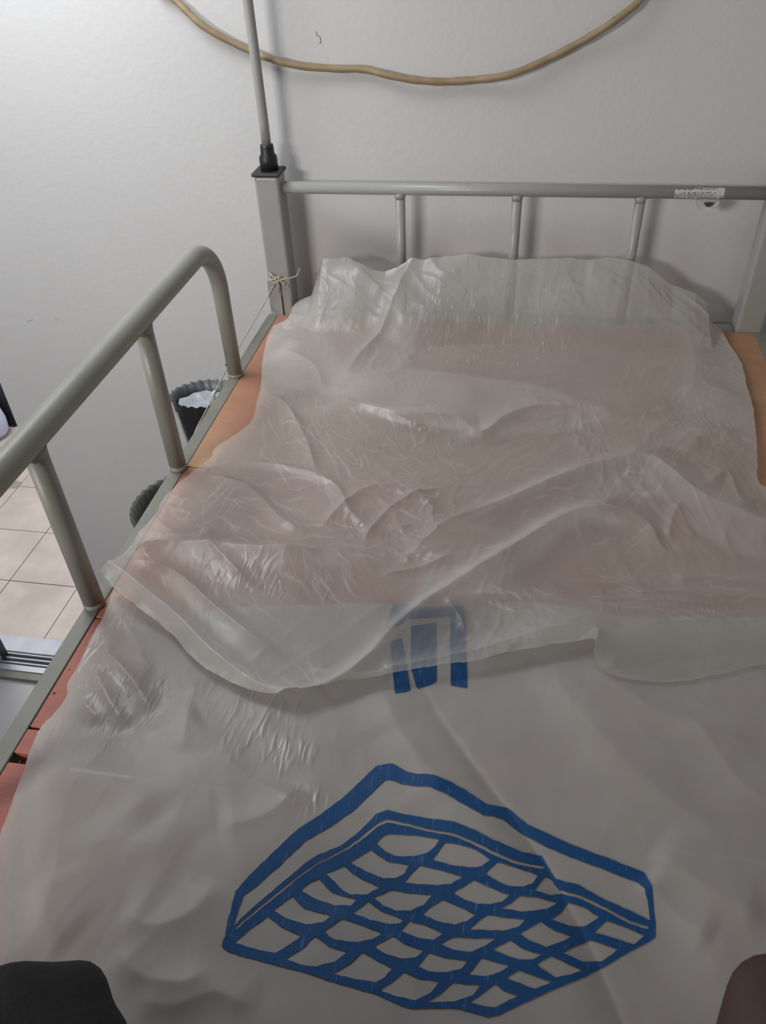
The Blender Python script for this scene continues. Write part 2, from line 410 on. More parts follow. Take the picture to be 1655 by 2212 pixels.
for y in gy[1:3]:
    V, F = tube_data([(XR, y, ZG-.022), (XR, y, ZG-.016), (XR, y, ZG-.010)], [.0131, .0134, .0142]); pydata('weld', V, F, M['rail'], gr)
# black chips in the paint at the joints
def chip(x0, y0, x1, y1, r):
    A = onx(x0, y0, XR+.0); B = onx(x1, y1, XR)
    ps = []
    for t in np.linspace(0, 1, 5):
        P = A*(1-t)+B*t
        # put onto the tube surface that faces the room side
        d = P-CAM; d /= np.linalg.norm(d)
        ps.append(P-d*.0150)
    V, F = tube_data(ps, [r*.2, r, r, r, r*.2], 8); pydata('paint_chip', V, F, M['ink'], gr)
chip(74, 984, 83, 975, .0012); chip(72, 967, 74, 965, .0012); chip(309, 719, 313, 716, .0011)

# barcode label wrapped on the head rail
def label_piece():
    lab = None
    P0 = ony(1460, 405, .002-.011); P1 = ony(1568, 405, .002-.011)
    xa, xb = P0[0], P1[0]
    V = []; F = []
    nx, na = 24, 14
    for i in range(nx+1):
        t = i/nx; x = xa+(xb-xa)*t
        lo = -62+10*math.sin(i*1.7)                # lower wrap angle in degrees
        hi = 62 if t > .38 else 38+6*math.sin(i*2.3)
        if t > .95: lo = -30
        for j in range(na+1):
            a = math.radians(lo+(hi-lo)*j/na); r = .0113
            V.append((x, .002-r*math.cos(a), ZR+r*math.sin(a)))
    for i in range(nx):
        for j in range(na): F.append((i*(na+1)+j, (i+1)*(na+1)+j, (i+1)*(na+1)+j+1, i*(na+1)+j+1))
    lab = pydata('barcode_label', V, F, M['paper'], bed); lab['label'] = 'torn white paper barcode label wrapped round the rail'
    # loose loop hanging under the tube
    V = []; F = []
    n = 16
    for i in range(n+1):
        t = i/n; x = xa+(xb-xa)*(.46+.48*t); dz = -.013-.017*math.sin(math.pi*t)**.8
        for j in range(5):
            s = j/4
            V.append((x, .002-.0108+.002*math.sin(3*s), ZR-.009+(dz+.009)*s))
    for i in range(n):
        for j in range(4): F.append((i*5+j, (i+1)*5+j, (i+1)*5+j+1, i*5+j+1))
    pydata('loose_end', V, F, M['paper'], lab)
    # dark disc painting the shade inside the loop
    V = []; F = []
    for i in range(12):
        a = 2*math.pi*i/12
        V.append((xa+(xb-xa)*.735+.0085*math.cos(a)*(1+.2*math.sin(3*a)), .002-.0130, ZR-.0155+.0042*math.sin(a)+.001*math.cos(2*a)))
    pydata('dark_patch', V, [tuple(range(12))], M['loop_shade'] if 'loop_shade' in M else M['ink'], lab)
    rp = random.Random(5); V = []; F = []
    def mk(x, a0, a1, w):
        b = len(V); r = .01150
        for a in (a0, a1):
            for s in (-1, 1):
                V.append((x+s*w/2+(rp.uniform(-.0008, .0008) if a == a1 else 0), .002-r*math.cos(math.radians(a)), ZR+r*math.sin(math.radians(a))))
        F.append((b, b+1, b+3, b+2))
    x = xa+(xb-xa)*.42
    while x < xa+(xb-xa)*.86:
        mk(x, 42+rp.uniform(-3, 3), 56, rp.choice([.0005, .0008, .0012])); x += rp.uniform(.0015, .0028)
    for row in ((-14, 4), (-36, -18), (-55, -40), (8, 20)):
        x = xa+.002+(.004 if row[0] > 0 else 0)
        while x < xa+(xb-xa)*.84:
            if rp.random() < .8: mk(x, row[0]+rp.uniform(-3, 3), row[1]+rp.uniform(-3, 3), rp.choice([.0005, .0009]))
            x += rp.uniform(.0014, .0030)
    o = pydata('printed_marks', V, F, M['ink'], lab, smooth=False)
label_piece()

# net pole standing in the left head post
zt = .3215*.8545
pole = empty('net_pole', (.0095, .002, zt), label='thin grey upright pole in a black sleeve on the left bedpost', cat='pole')
box('square_cap', -.0175, .0365, -.025, .029, zt-.001, zt+.006, M['cap'], pole, bev=.0025)
V, F = lathe([(.0168, zt+.006), (.0170, zt+.022), (.0165, zt+.030), (.0130, zt+.034), (.0125, zt+.046), (.0120, zt+.050), (.008, zt+.0505)], 32, .0115, .002)
pydata('rubber_sleeve', V, F, M['black'], pole)
tube('tube', [(.0115, .002, zt+.045), (.0122, .0, .36), (.0105, -.002, .65), (.009, -.004, 1.12)], .0088, M['head'], pole)

# cable along the wall
cp = [(330, -30), (372, -4), (400, 20), (440, 55), (490, 86), (545, 112), (590, 128), (650, 142), (730, 149), (785, 150), (850, 164), (910, 174), (965, 177),
      (1030, 172), (1090, 163), (1150, 143), (1220, 110), (1290, 70), (1350, 28), (1385, -2), (1420, -50)]
P = spline([ony(x, y, WY-.013) for x, y in cp], 8)
P[:, 1] += .003*np.sin(np.arange(len(P))*.21)
o = tube('wall_cable', P, [.0062*(1+.05*math.sin(i*.9)) for i in range(len(P))], M['cable'], seg=16)
setp(o, 'ochre cable hanging in a shallow loop across the white wall', 'cable')

# string tied to the post and led along the outer side of the rail
stg = empty('tie_string', (-.015, -.03, .06), label='beige string knotted round the left bedpost and led along the side rail', cat='string')
def stube(name, P, r=.0012, par=stg, m='string'):
    return tube(name, spline(P, 6), r, M[m], par, seg=8)
kn = ony(599, 605, -.030)
stube('knot', [ony(582, 590, -.026), ony(590, 597, -.031), kn, ony(596, 612, -.033), ony(586, 606, -.029), ony(583, 600, -.024)], .0017)
stube('knot', [ony(583, 604, -.026), ony(592, 603, -.032), ony(602, 598, -.031), ony(600, 610, -.034), ony(594, 600, -.032)], .0017)
stube('loose_end', [kn, ony(620, 602, -.032), ony(640, 596, -.028), ony(648, 580, -.030)], .0012)
stube('loose_end', [kn, ony(600, 618, -.033), ony(600, 632, -.030)], .0011)
stube('loose_end', [kn, ony(607, 608, -.033), ony(615, 618, -.033), ony(622, 628, -.030)], .0013)
stube('loose_end', [kn, ony(609, 610, -.031), ony(612, 626, -.028)], .0011)
stube('line', [ony(595, 607, -.031), onx(571, 655, -.022), onx(544, 703, -.026), onx(515, 752, -.030), onx(492, 793, -.031)], .0011)
stube('line', [onx(492, 793, -.031), onx(478, 820, -.030), onx(463, 850, -.029)], .0012)
stube('line', [onx(463, 850, -.029), onx(445, 887, -.0265), onx(425, 925, -.026), onx(415, 950, -.0235)], .0012)
stube('line', [onx(466, 855, -.027), onx(450, 885, -.025), onx(430, 922, -.0245)], .0009)
stube('hitch', [onx(464, 862, -.026), onx(461, 853, -.0315), onx(463, 845, -.032), onx(466, 850, -.028)], .0023, m='white')
V, F = tube_data([onx(491, 792, -.033), onx(490, 788, -.033), onx(491, 783, -.033)], [.001, .0034, .002], 10); pydata('black_bead', V, F, M['black'], stg)

# ------------------------------------------------------------------ bins beside the bed, on a cabinet below
def bin_(name, cx, cy, zr, rt_, rb, hgt, m_out, m_in, label, lobes, amp, par_extra=None):
    e = empty(name, (cx, cy, zr-hgt), label=label, cat='bin', group=None)
    seg = 160
    def sc_(i, a): return (amp*math.cos(lobes*a) if i >= 4 else 0)-(.12*rt_*math.sin(a)*i/5)
    prof = [(rb, zr-hgt+.0005), (rb+(rt_-rb)*.4, zr-hgt*.6), (rb+(rt_-rb)*.8, zr-hgt*.2), (rt_*.97, zr-.03), (rt_, zr), (rt_+.003, zr+.003)]
    V, F = lathe(prof, seg, cx, cy, sc_); pydata('body', V, F, m_out, e)
    prof = [(rb-.004, zr-hgt+.004), (rb+(rt_-rb)*.4-.004, zr-hgt*.6), (rb+(rt_-rb)*.8-.004, zr-hgt*.2), (rt_*.97-.003, zr-.03), (rt_-.003, zr+.001), (rt_+.002, zr+.0035)]
    V, F = lathe(prof, seg, cx, cy, sc_); pydata('lining', V, F, m_in, e)
    return e
z1 = -.10
c1 = onz(442, 852, z1)
HB = .24
b1 = bin_('waste_bin', float(c1[0]), float(c1[1]), z1, .066, .043, HB, M['bin'], M['binin'], 'black waste bin with scalloped rim and pale liner by the wall', 24, .0018)
lp = [(float(c1[0])+.061*math.cos(a)*rt.uniform(.8, 1), float(c1[1])+.061*math.sin(a)*rt.uniform(.8, 1), z1-.016-.007*math.sin(a)+rt.uniform(-.006, .006)) for a in np.linspace(0, 2*math.pi, 20, endpoint=False)]
V = lp+[(float(c1[0])+.03*math.cos(a), float(c1[1])+.03*math.sin(a), z1-.022+rt.uniform(-.008, .01)) for a in np.linspace(0, 2*math.pi, 20, endpoint=False)]+[(float(c1[0]), float(c1[1]), z1-.02)]
F = [(i, (i+1) % 20, 20+(i+1) % 20, 20+i) for i in range(20)]+[(20+i, 20+(i+1) % 20, 40) for i in range(20)]
pydata('pale_liner', V, F, M['clear'], b1)
cx1, cy1 = float(c1[0]), float(c1[1])
th = math.radians(232)
Ps = []
for t in np.linspace(0, 1, 6):
    r_ = .0665-(.021)*t
    Ps.append((cx1+(r_+.0012)*math.cos(th+.1*t), cy1+(r_+.0012)*math.sin(th+.1*t), z1-.012-t*.2))
tube('white_thread', Ps, .0008, M['white'], b1, seg=6)
z2 = z1
c2 = onz(452, 1088, z2)
b2 = bin_('waste_bin', float(c2[0]), float(c2[1]), z2, .125, .085, HB, M['greybin'], M['greybin'], 'grey bin with toothed rim half hidden under the side rail', 44, .0022)
ct = z1-HB
cab = empty('low_cabinet', (.1, -.25, ZF-.02), label='plain laminate cabinet under the upper bunk holding the two bins', cat='cabinet')
xl = FX0-(CAM[0]-FX0)/CAM[2]*(-ct)+.012
yn = float(c2[1])-.13
box('carcass', xl, .36, yn, -.026, ZF-.019, ct-.018, M['cabinet'], cab, bev=.002)
box('top', xl-.0, .362, yn-.002, -.0255, ct-.018, ct, M['cabinet'], cab, bev=.002)
box('door', .361, .376, yn+.01, (yn+WY)/2-.002, ZF+.03, ct-.03, M['cabinet'], cab, bev=.002)
box('door', .361, .376, (yn+WY)/2+.002, -.036, ZF+.03, ct-.03, M['cabinet'], cab, bev=.002)

# ------------------------------------------------------------------ sheets
rng = np.random.RandomState(11)
PERM = rng.permutation(4096); GR = rng.rand(4096)*2*math.pi
def pnoise(x, y, seed=0):
    xi = np.floor(x).astype(int); yi = np.floor(y).astype(int); xf = x-xi; yf = y-yi
    def g(ix, iy, dx, dy):
        h = GR[PERM[(PERM[(ix+seed*131) & 4095]+iy) & 4095]]
        return np.cos(h)*dx+np.sin(h)*dy
    u = xf**3*(xf*(xf*6-15)+10); v = yf**3*(yf*(yf*6-15)+10)
    a = g(xi, yi, xf, yf); b = g(xi+1, yi, xf-1, yf); c = g(xi, yi+1, xf, yf-1); d = g(xi+1, yi+1, xf-1, yf-1)
    return (a*(1-u)+b*u)*(1-v)+(c*(1-u)+d*u)*v
def ridged(x, y, seed, octs=3, lac=2.0):
    s = 0; a = 1.0; t = 0
    for o_ in range(octs):
        s = s+a*(1-np.abs(pnoise(x, y, seed+o_))*2.2)**3; t += a; a *= .5; x = x*lac; y = y*lac
    return s/t
def segdist(X, Y, poly):
    best = np.full(X.shape, 1e9); sd = np.zeros(X.shape); tt = np.zeros(X.shape)
    L = [0]
    for i in range(len(poly)-1): L.append(L[-1]+math.hypot(poly[i+1][0]-poly[i][0], poly[i+1][1]-poly[i][1]))
    for i in range(len(poly)-1):
        ax, ay = poly[i][:2]; bx, by = poly[i+1][:2]; dx, dy = bx-ax, by-ay; l2 = dx*dx+dy*dy+1e-12
        t = np.clip(((X-ax)*dx+(Y-ay)*dy)/l2, 0, 1); ex = X-ax-t*dx; ey = Y-ay-t*dy; d = np.hypot(ex, ey)
        m = d < best; best = np.where(m, d, best)
        sd = np.where(m, np.sign(dx*ey-dy*ex), sd); tt = np.where(m, (L[i]+t*math.sqrt(l2))/L[-1], tt)
    return best, sd, tt
class Ridge:
    """a fold traced from (px, py, z) points: amp(t) * profile(distance)"""
    def __init__(s, pts, amp, w, w2=None, sharp=1.3, ends=(1, 1)):
        P = [onz(x, y, z) for x, y, z in [(q + (amp,))[:3] if len(q) < 3 else q for q in pts]]
        s.poly = spline([p[:2] for p in P], 4); s.amp = amp; s.w = w; s.w2 = w2 or w; s.sharp = sharp; s.ends = ends
    def __call__(s, X, Y):
        d, sg, t = segdist(X, Y, s.poly)
        w = np.where(sg > 0, s.w, s.w2)
        e = np.clip(t*5+(0 if s.ends[0] else 1), 0, 1)*np.clip((1-t)*5+(0 if s.ends[1] else 1), 0, 1)
        e = e*e*(3-2*e)
        return s.amp*e*np.exp(-(d/w)**s.sharp)

def rbf(ctrl):
    P = np.array([[*onz(x, y, z)[:2], z] for x, y, z in ctrl])
    def f(X, Y):
        num = np.zeros(X.shape); den = np.zeros(X.shape)
        for a, b, z in P:
            wgt = 1/((X-a)**2+(Y-b)**2+.0016)**2.2
            num += wgt*z; den += wgt
        return num/den
    return f

# --- the printed bag (near half of the bed)
bag_base = rbf([(250, 1280, .010), (140, 1500, .006), (20, 1750, .006), (-40, 2000, .006), (-60, 2250, .006), (200, 1500, .016), (400, 1450, .014), (600, 1560, .012),
    (400, 1700, .018), (600, 1750, .012), (200, 1900, .020), (400, 2050, .014), (150, 1700, .020), (830, 1400, .010), (830, 1700, .008), (830, 2000, .008), (600, 2000, .008),
    (1100, 2000, .010), (1100, 1600, .012), (1400, 1500, .018), (1600, 1500, .020), (1500, 1750, .016), (1655, 1800, .02), (1400, 2000, .010), (1600, 2050, .02), (1100, 2250, .008),
    (300, 2200, .010), (1800, 1500, .012), (1800, 2000, .012), (538, 1315, .008), (1000, 1310, .008), (1500, 1345, .012)])
crease = [(900, 1440), (940, 1540), (1010, 1640), (1090, 1745), (1165, 1855), (1220, 1950), (1280, 2060), (1345, 2212), (1390, 2330)]
bag_r = [
    Ridge([(x-60, y) for x, y in crease], .008, .050, .045, 2.0),
    Ridge([(1150, 1420), (1230, 1520), (1330, 1640), (1480, 1770), (1655, 1870)], .010, .045, .03, 1.4),
    Ridge([(1250, 1440), (1330, 1500), (1430, 1560), (1655, 1640)], .007, .03, .02, 1.4),
    Ridge([(820, 1480), (860, 1580), (930, 1680), (960, 1760)], .006, .025, .02, 1.4),
    Ridge([(640, 1700), (610, 1745), (560, 1775), (470, 1800)], .008, .016, .03, 1.2),
    Ridge([(430, 1470), (410, 1560), (400, 1650)], .006, .02, .02, 1.2),
    Ridge([(290, 1610), (380, 1580), (440, 1550)], .006, .03, .02, 1.3),
    Ridge([(200, 1440), (240, 1520), (280, 1590)], .007, .012, .014, 1.2),
    Ridge([(220, 1400), (290, 1480), (340, 1560)], .007, .012, .012, 1.2),
    Ridge([(170, 1460), (180, 1520), (230, 1580)], .006, .012, .012, 1.2),
    Ridge([(60, 1700), (160, 1690), (260, 1720), (330, 1800)], .010, .035, .03, 1.5),
    Ridge([(40, 1830), (150, 1850), (280, 1830), (420, 1860)], .008, .03, .03, 1.5),
    Ridge([(260, 1980), (340, 2010), (430, 1970), (470, 1900)], .008, .022, .02, 1.3),
    Ridge([(250, 2050), (300, 2110), (400, 2130), (470, 2090)], .008, .02, .014, 1.3),
    Ridge([(290, 2160), (380, 2180), (470, 2150), (560, 2190)], .007, .02, .012, 1.3),
    Ridge([(1400, 1840), (1480, 1900), (1560, 1960), (1655, 2010)], .008, .03, .014, 1.4),
    Ridge([(1380, 1900), (1460, 1990), (1540, 2050)], .007, .02, .014, 1.4),
    Ridge([(1480, 1560), (1540, 1640), (1600, 1720), (1700, 1780)], .006, .02, .02, 1.3),
    Ridge([(100, 1900), (110, 2000), (160, 2060)], .007, .03, .02, 1.4),
    Ridge([(700, 1950), (820, 2130), (900, 2230)], .003, .03, .02, 1.4),
]
crp = [tuple(onz(x, y, .01)[:2]) for x, y in crease]
def H_bag(X, Y):
    h = bag_base(X, Y)
    for r in bag_r[1:]: h = h+.6*r(X, Y)
    d, sg, t = segdist(X, Y, crp)
    e = np.clip(t*3, 0, 1)
    # the right-hand part laps over the left-hand part along the crease
    s = np.where(sg < 0, -d, d)                     # sg>0: left side of the polyline (seen going down the picture)
    lap = 1/(1+np.exp(-s/.0025))
    h = h+.0035*e*lap*np.exp(-np.maximum(s, 0)/.15)
    q = np.maximum(-s, 0); h = h+.016*e*(1-np.exp(-q/.026))*np.exp(-(q/.11)**1.5)
    left = np.clip((.30-X)/.2, 0, 1); rgt = np.clip((X-.55)/.25, 0, 1)
    h = h+.0014*(pnoise(X*9+2, Y*9, 3))*(1+2*left+rgt)+.0012*(.4+left+.5*rgt)*ridged(X*9+Y*3, Y*6-X*3, 9, 2)
    h = h+.0006*pnoise(X*38, Y*38, 5)
    return np.maximum(h, .0015)

def coons(top, bot, left, right, nu, nv):
    """boundary curves as arrays of XY; top/bot run left to right, left/right run top to bottom"""
    def res(c, n):
        c = spline(c, 6); d = np.r_[0, np.cumsum(np.hypot(*np.diff(c, axis=0).T))]
        t = np.linspace(0, d[-1], n); o_ = np.c_[np.interp(t, d, c[:, 0]), np.interp(t, d, c[:, 1])]
        e = np.sin(np.linspace(0, math.pi, n))**.3
        o_[:, 0] += e*(.0016*pnoise(o_[:, 1]*45, o_[:, 0]*45, 50)+.0010*pnoise(o_[:, 1]*130, o_[:, 0]*130, 51))
        o_[:, 1] += e*(.0016*pnoise(o_[:, 0]*45, o_[:, 1]*45, 52)+.0010*pnoise(o_[:, 0]*130, o_[:, 1]*130, 53)); return o_
    T, B, L_, R_ = res(top, nu), res(bot, nu), res(left, nv), res(right, nv)
    u = np.linspace(0, 1, nu)[None, :, None]; v = np.linspace(0, 1, nv)[:, None, None]
    P = (1-v)*T[None]+v*B[None]+(1-u)*L_[:, None]+u*R_[:, None]
    P -= (1-u)*(1-v)*T[0]+u*(1-v)*T[-1]+(1-u)*v*B[0]+u*v*B[-1]
    return P
def xy(pp): return [tuple(onz(p[0], p[1], p[2] if len(p) > 2 else .01)[:2]) for p in pp]
def grid_mesh(name, P, Z, mat_, parent=None, ply=None, crk=None):
    nv, nu = Z.shape
    V = np.c_[P[..., 0].ravel(), P[..., 1].ravel(), Z.ravel()]
    idx = np.arange(nv*nu).reshape(nv, nu)
    F = np.stack([idx[:-1, :-1], idx[1:, :-1], idx[1:, 1:], idx[:-1, 1:]], -1).reshape(-1, 4)
    me = bpy.data.meshes.new(name)
    me.vertices.add(len(V)); me.vertices.foreach_set('co', V.ravel())
    me.loops.add(F.size); me.loops.foreach_set('vertex_index', F.ravel())
    me.polygons.add(len(F)); me.polygons.foreach_set('loop_start', np.arange(0, F.size, 4)); me.polygons.foreach_set('loop_total', np.full(len(F), 4))
    me.update(calc_edges=True)
    if ply is not None:
        a = me.attributes.new('ply', 'FLOAT', 'POINT'); a.data.foreach_set('value', ply.ravel().astype(np.float32))
    if crk is not None:
        a = me.attributes.new('crinkle', 'FLOAT', 'POINT'); a.data.foreach_set('value', crk.ravel().astype(np.float32))
    return link(name, me, mat_, parent)

bl = [(246, 1276), (225, 1330), (193, 1385), (167, 1436), (146, 1475), (142, 1503), (116, 1545), (92, 1567), (72, 1612), (58, 1646), (36, 1704), (19, 1750), (-2, 1800), (-20, 1880), (-30, 2000), (-40, 2150), (-60, 2330)]
btop = [(246, 1276), (300, 1312), (386, 1326), (538, 1307), (700, 1305), (834, 1303), (1000, 1300), (1174, 1302), (1310, 1333), (1480, 1337), (1655, 1338), (1800, 1345)]
bbot = [(-60, 2330), (300, 2400), (827, 2420), (1300, 2390), (1780, 2300)]
bri = [(1800, 1345), (1810, 1600), (1800, 1900), (1780, 2300)]
P = coons(xy(btop), xy(bbot), xy(bl), xy(bri), 420, 360)
Zb = H_bag(P[..., 0], P[..., 1])
def patches(X, Y, lst):
    """soft elongated patches (px, py, radius along x, radius along y, strength)"""
    o_ = np.zeros(X.shape)
    for px, py, rx, ry, a_ in lst:
        c = onz(px, py, .015); o_ = np.maximum(o_, a_*np.exp(-(((X-c[0])/rx)**2+((Y-c[1])/ry)**2)**1.5))
    return o_
crk = patches(P[..., 0], P[..., 1], [(190, 1420, .05, .09, .7), (280, 1520, .06, .07, .65), (230, 1480, .05, .05, .8), (560, 1560, .045, .05, .6), (620, 1620, .03, .03, .7), (660, 1725, .022, .018, .8), (500, 1500, .06, .04, .25), (120, 1560, .03, .06, .3)])
bag = grid_mesh('mattress_bag', P, Zb, M['bag'], None, np.zeros(Zb.shape), crk)
setp(bag, 'milky plastic mattress bag with blue printing spread over the near boards', 'plastic bag')

# --- blue print
def inpoly(x, y, poly):
    c = np.zeros(x.shape, bool); n = len(poly)
    for i in range(n):
        x0, y0 = poly[i]; x1, y1 = poly[(i+1) % n]
        if y0 == y1: continue
        c ^= ((y0 > y) != (y1 > y)) & (x < (x1-x0)*(y-y0)/(y1-y0)+x0)
    return c
def sdpoly(x, y, poly):
    d, _, _ = segdist(x, y, list(poly)+[poly[0]])
    return np.where(inpoly(x, y, poly), -d, d)
def sdstroke(x, y, pts):
    """polyline of (x, y, width)"""
    best = np.full(x.shape, 1e9)
    for i in range(len(pts)-1):
        ax, ay, wa = pts[i]; bx, by, wb_ = pts[i+1]; dx, dy = bx-ax, by-ay
        t = np.clip(((x-ax)*dx+(y-ay)*dy)/(dx*dx+dy*dy), 0, 1)
        best = np.minimum(best, np.hypot(x-ax-t*dx, y-ay-t*dy)-(wa+(wb_-wa)*t)/2)
    return best
outer = [(70, 722, 26), (80, 650, 24), (112, 545, 32), (160, 500, 44), (245, 420, 50), (335, 335, 50), (420, 285, 56), (505, 222, 60), (575, 155, 58), (615, 116, 58), (650, 110, 56), (700, 132, 46), (745, 140, 44),
         (800, 143, 44), (860, 168, 46), (930, 210, 44), (990, 245, 40), (1060, 258, 40), (1130, 315, 38), (1200, 350, 44), (1300, 395, 42), (1400, 432, 42), (1500, 470, 42), (1545, 487, 40),
         (1572, 520, 26), (1580, 570, 18), (1590, 655, 16)]
G = [(52, 712), (85, 668), (150, 605), (250, 520), (350, 435), (400, 405), (470, 378), (545, 322), (600, 262), (640, 247), (690, 262), (800, 280), (880, 290), (960, 325), (1060, 372), (1120, 398), (1190, 412), (1240, 495),
     (1320, 515), (1420, 570), (1500, 605), (1580, 645), (1597, 660), (1597, 700), (1570, 720), (1500, 755), (1420, 805), (1330, 848), (1240, 885), (1140, 930), (1040, 978), (1000, 988), (940, 970), (890, 955),
     (800, 955), (730, 958), (680, 942), (600, 905), (520, 882), (440, 860), (340, 825), (220, 795), (120, 768), (70, 752), (50, 735)]
gap = [(100, 668, 5), (180, 600, 6), (250, 545, 6), (330, 480, 5), (400, 432, 4), (500, 384, 6), (560, 338, 8), (600, 304, 9), (640, 286, 9), (700, 298, 7), (780, 318, 6), (870, 334, 8), (940, 360, 8), (1000, 392, 9), (1060, 418, 9), (1110, 438, 9),
       (1195, 452, 9)]
gap2 = [(1262, 540, 10), (1340, 562, 9), (1420, 602, 9), (1500, 645, 8), (1570, 668, 8)]
cells = [
 [(600,365),(625,340),(650,332),(740,338),(828,352),(810,380),(780,402),(730,413),(670,412),(632,396)],
 [(845,363),(900,370),(960,390),(1007,425),(980,448),(940,454),(880,447),(800,425),(820,400)],
 [(1035,432),(1070,442),(1110,455),(1182,480),(1160,508),(1125,522),(1080,520),(1040,505),(988,475)],
 [(1205,483),(1230,500),(1262,548),(1225,552),(1165,535)],
 [(583,388),(610,412),(640,430),(718,445),(700,475),(670,490),(630,492),(570,470),(505,435)],
 [(755,445),(800,455),(860,470),(912,487),(870,510),(820,518),(698,508),(722,480)],
 [(950,497),(1010,525),(1078,552),(1050,576),(1010,585),(960,583),(915,568),(875,542),(915,520)],
 [(1115,552),(1180,560),(1250,578),(1215,600),(1130,612),(1042,598),(1080,580)],
 [(1285,578),(1340,592),(1398,630),(1345,665),(1290,662),(1225,638),(1262,612)],
 [(1425,642),(1490,665),(1560,695),(1522,730),(1450,705),(1378,685),(1400,665)],
 [(485,447),(540,490),(614,523),(570,548),(510,550),(480,535),(450,500),(418,475)],
 [(655,533),(720,545),(803,550),(770,585),(725,606),(670,607),(625,588),(590,560)],
 [(840,567),(890,590),(957,620),(925,645),(880,658),(820,645),(765,620),(800,590)],
 [(1000,620),(1060,632),(1135,637),(1110,665),(1060,677),(1000,677),(930,675),(965,645)],
 [(1190,645),(1240,678),(1302,697),(1270,715),(1210,738),(1150,715),(1112,690),(1150,668)],
 [(1365,713),(1410,725),(1465,745),(1410,790),(1340,790),(1265,755),(1310,735)],
 [(395,492),(440,540),(480,556),(530,565),(510,588),(450,587),(380,565),(330,532),(360,508)],
 [(572,573),(620,610),(697,637),(690,652),(650,655),(580,640),(515,615),(545,595)],
 [(720,645),(780,660),(840,690),(805,712),(750,705),(688,678)],
 [(880,700),(950,705),(1032,705),(990,733),(940,755),(880,748),(827,725)],
 [(1080,712),(1130,745),(1195,765),(1160,782),(1110,782),(1060,765),(1015,745)],
 [(1225,768),(1280,795),(1342,820),(1300,835),(1240,846),(1210,825),(1172,800)],
 [(300,556),(345,600),(440,625),(410,648),(350,657),(280,635),(232,605)],
 [(480,635),(550,660),(622,687),(590,708),(530,720),(460,712),(430,698),(415,680)],
 [(660,697),(700,725),(770,750),(740,775),(690,778),(630,760),(593,735)],
 [(790,757),(850,775),(928,785),(905,815),(850,828),(790,824),(748,804)],
 [(975,775),(1020,790),(1077,803),(1040,828),(990,843),(928,835),(950,810)],
 [(1110,820),(1170,842),(1228,862),(1170,888),(1120,870),(1065,848)],
 [(213,627),(260,665),(332,697),(290,730),(240,758),(160,742),(92,722),(140,680)],
 [(382,697),(430,735),(500,755),(450,790),(380,807),(330,800),(277,778),(335,745)],
 [(552,755),(600,785),(660,812),(630,845),(600,863),(530,852),(445,833),(510,795)],
 [(700,825),(750,850),(828,860),(795,900),(740,928),(670,912),(612,892),(660,860)],
 [(875,862),(920,870),(975,872),(945,910),(880,932),(775,935),(830,905)],
 [(1025,868),(1055,893),(1108,912),(1060,935),(1025,952),(980,947),(932,935),(980,905)],
]
def drape(px, py, hf, off):
    px = np.asarray(px, float); py = np.asarray(py, float)
    D = CF[None]+np.outer((px-827.5)/FPX, CR)-np.outer((py-1106)/FPX, CU)
    z = np.full(px.shape, .012)
    for k in range(14):
        X = CAM[0]+D[:, 0]*(z-CAM[2])/D[:, 2]; Y = CAM[1]+D[:, 1]*(z-CAM[2])/D[:, 2]
        z = .5*z+.5*(hf(X, Y)+off)
    X = CAM[0]+D[:, 0]*(z-CAM[2])/D[:, 2]; Y = CAM[1]+D[:, 1]*(z-CAM[2])/D[:, 2]
    return np.c_[X, Y, hf(X, Y)+off]
def march(name, f, x0, x1, y0, y1, step, topx, parent, off=.0009):
    """polygonise f<0 on a grid, drape on the bag"""
    xs = np.arange(x0, x1, step); ys = np.arange(y0, y1, step); X, Y = np.meshgrid(xs, ys); D = f(X, Y)
    verts = []; faces = []; key = {}
    def vid(k, p):
        if k not in key: key[k] = len(verts); verts.append(p)
        return key[k]
    nj, ni = D.shape
    act = np.minimum.reduce([D[:-1, :-1], D[1:, :-1], D[:-1, 1:], D[1:, 1:]]) < 0
    for j, i in zip(*np.nonzero(act)):
        cs = [(j, i), (j, i+1), (j+1, i+1), (j+1, i)]; poly = []
        for k in range(4):
            a, b = cs[k], cs[(k+1) % 4]; da, db = D[a], D[b]
            if da < 0: poly.append(vid(a, (X[a], Y[a])))
            if (da < 0) != (db < 0):
                t = da/(da-db); kk = (min(a, b), max(a, b))
                poly.append(vid(kk, (X[a]+(X[b]-X[a])*t, Y[a]+(Y[b]-Y[a])*t)))
        if len(poly) >= 3: faces.append(tuple(poly[::-1]))
    V = np.array(verts); px, py = topx(V[:, 0], V[:, 1])
    return pydata(name, drape(px, py, H_bag, off).tolist(), faces, M['print'], parent)
def f_emblem(X, Y):
    X = X+pnoise(X*.03, Y*.03, 2)*3; Y = Y+pnoise(X*.03, Y*.03, 4)*3
    d = sdpoly(X, Y, G)-1
    for c in cells:
        d = np.maximum(d, -(sdpoly(X, Y, c)))
    d = np.maximum(d, -(sdstroke(X, Y, gap)-1.6)); d = np.maximum(d, -(sdstroke(X, Y, gap2)-1.6))
    return np.minimum(d, sdstroke(X, Y, outer))
march('printed_emblem', f_emblem, 40, 1610, 70, 1000, 4.0, lambda x, y: (450+x/1.655, 1600+y/1.655), bag)
letters = [[(850, 1304), (884, 1304), (872, 1345), (858, 1352), (832, 1356)],
           [(880, 1312), (1003, 1308), (1004, 1330), (876, 1336)],
           [(843, 1385), (868, 1378), (887, 1490), (872, 1495), (853, 1497)],
           [(888, 1352), (942, 1345), (943, 1472), (925, 1481), (901, 1487), (888, 1445)],
           [(972, 1308), (1003, 1306), (1010, 1486), (990, 1483), (974, 1480)]]
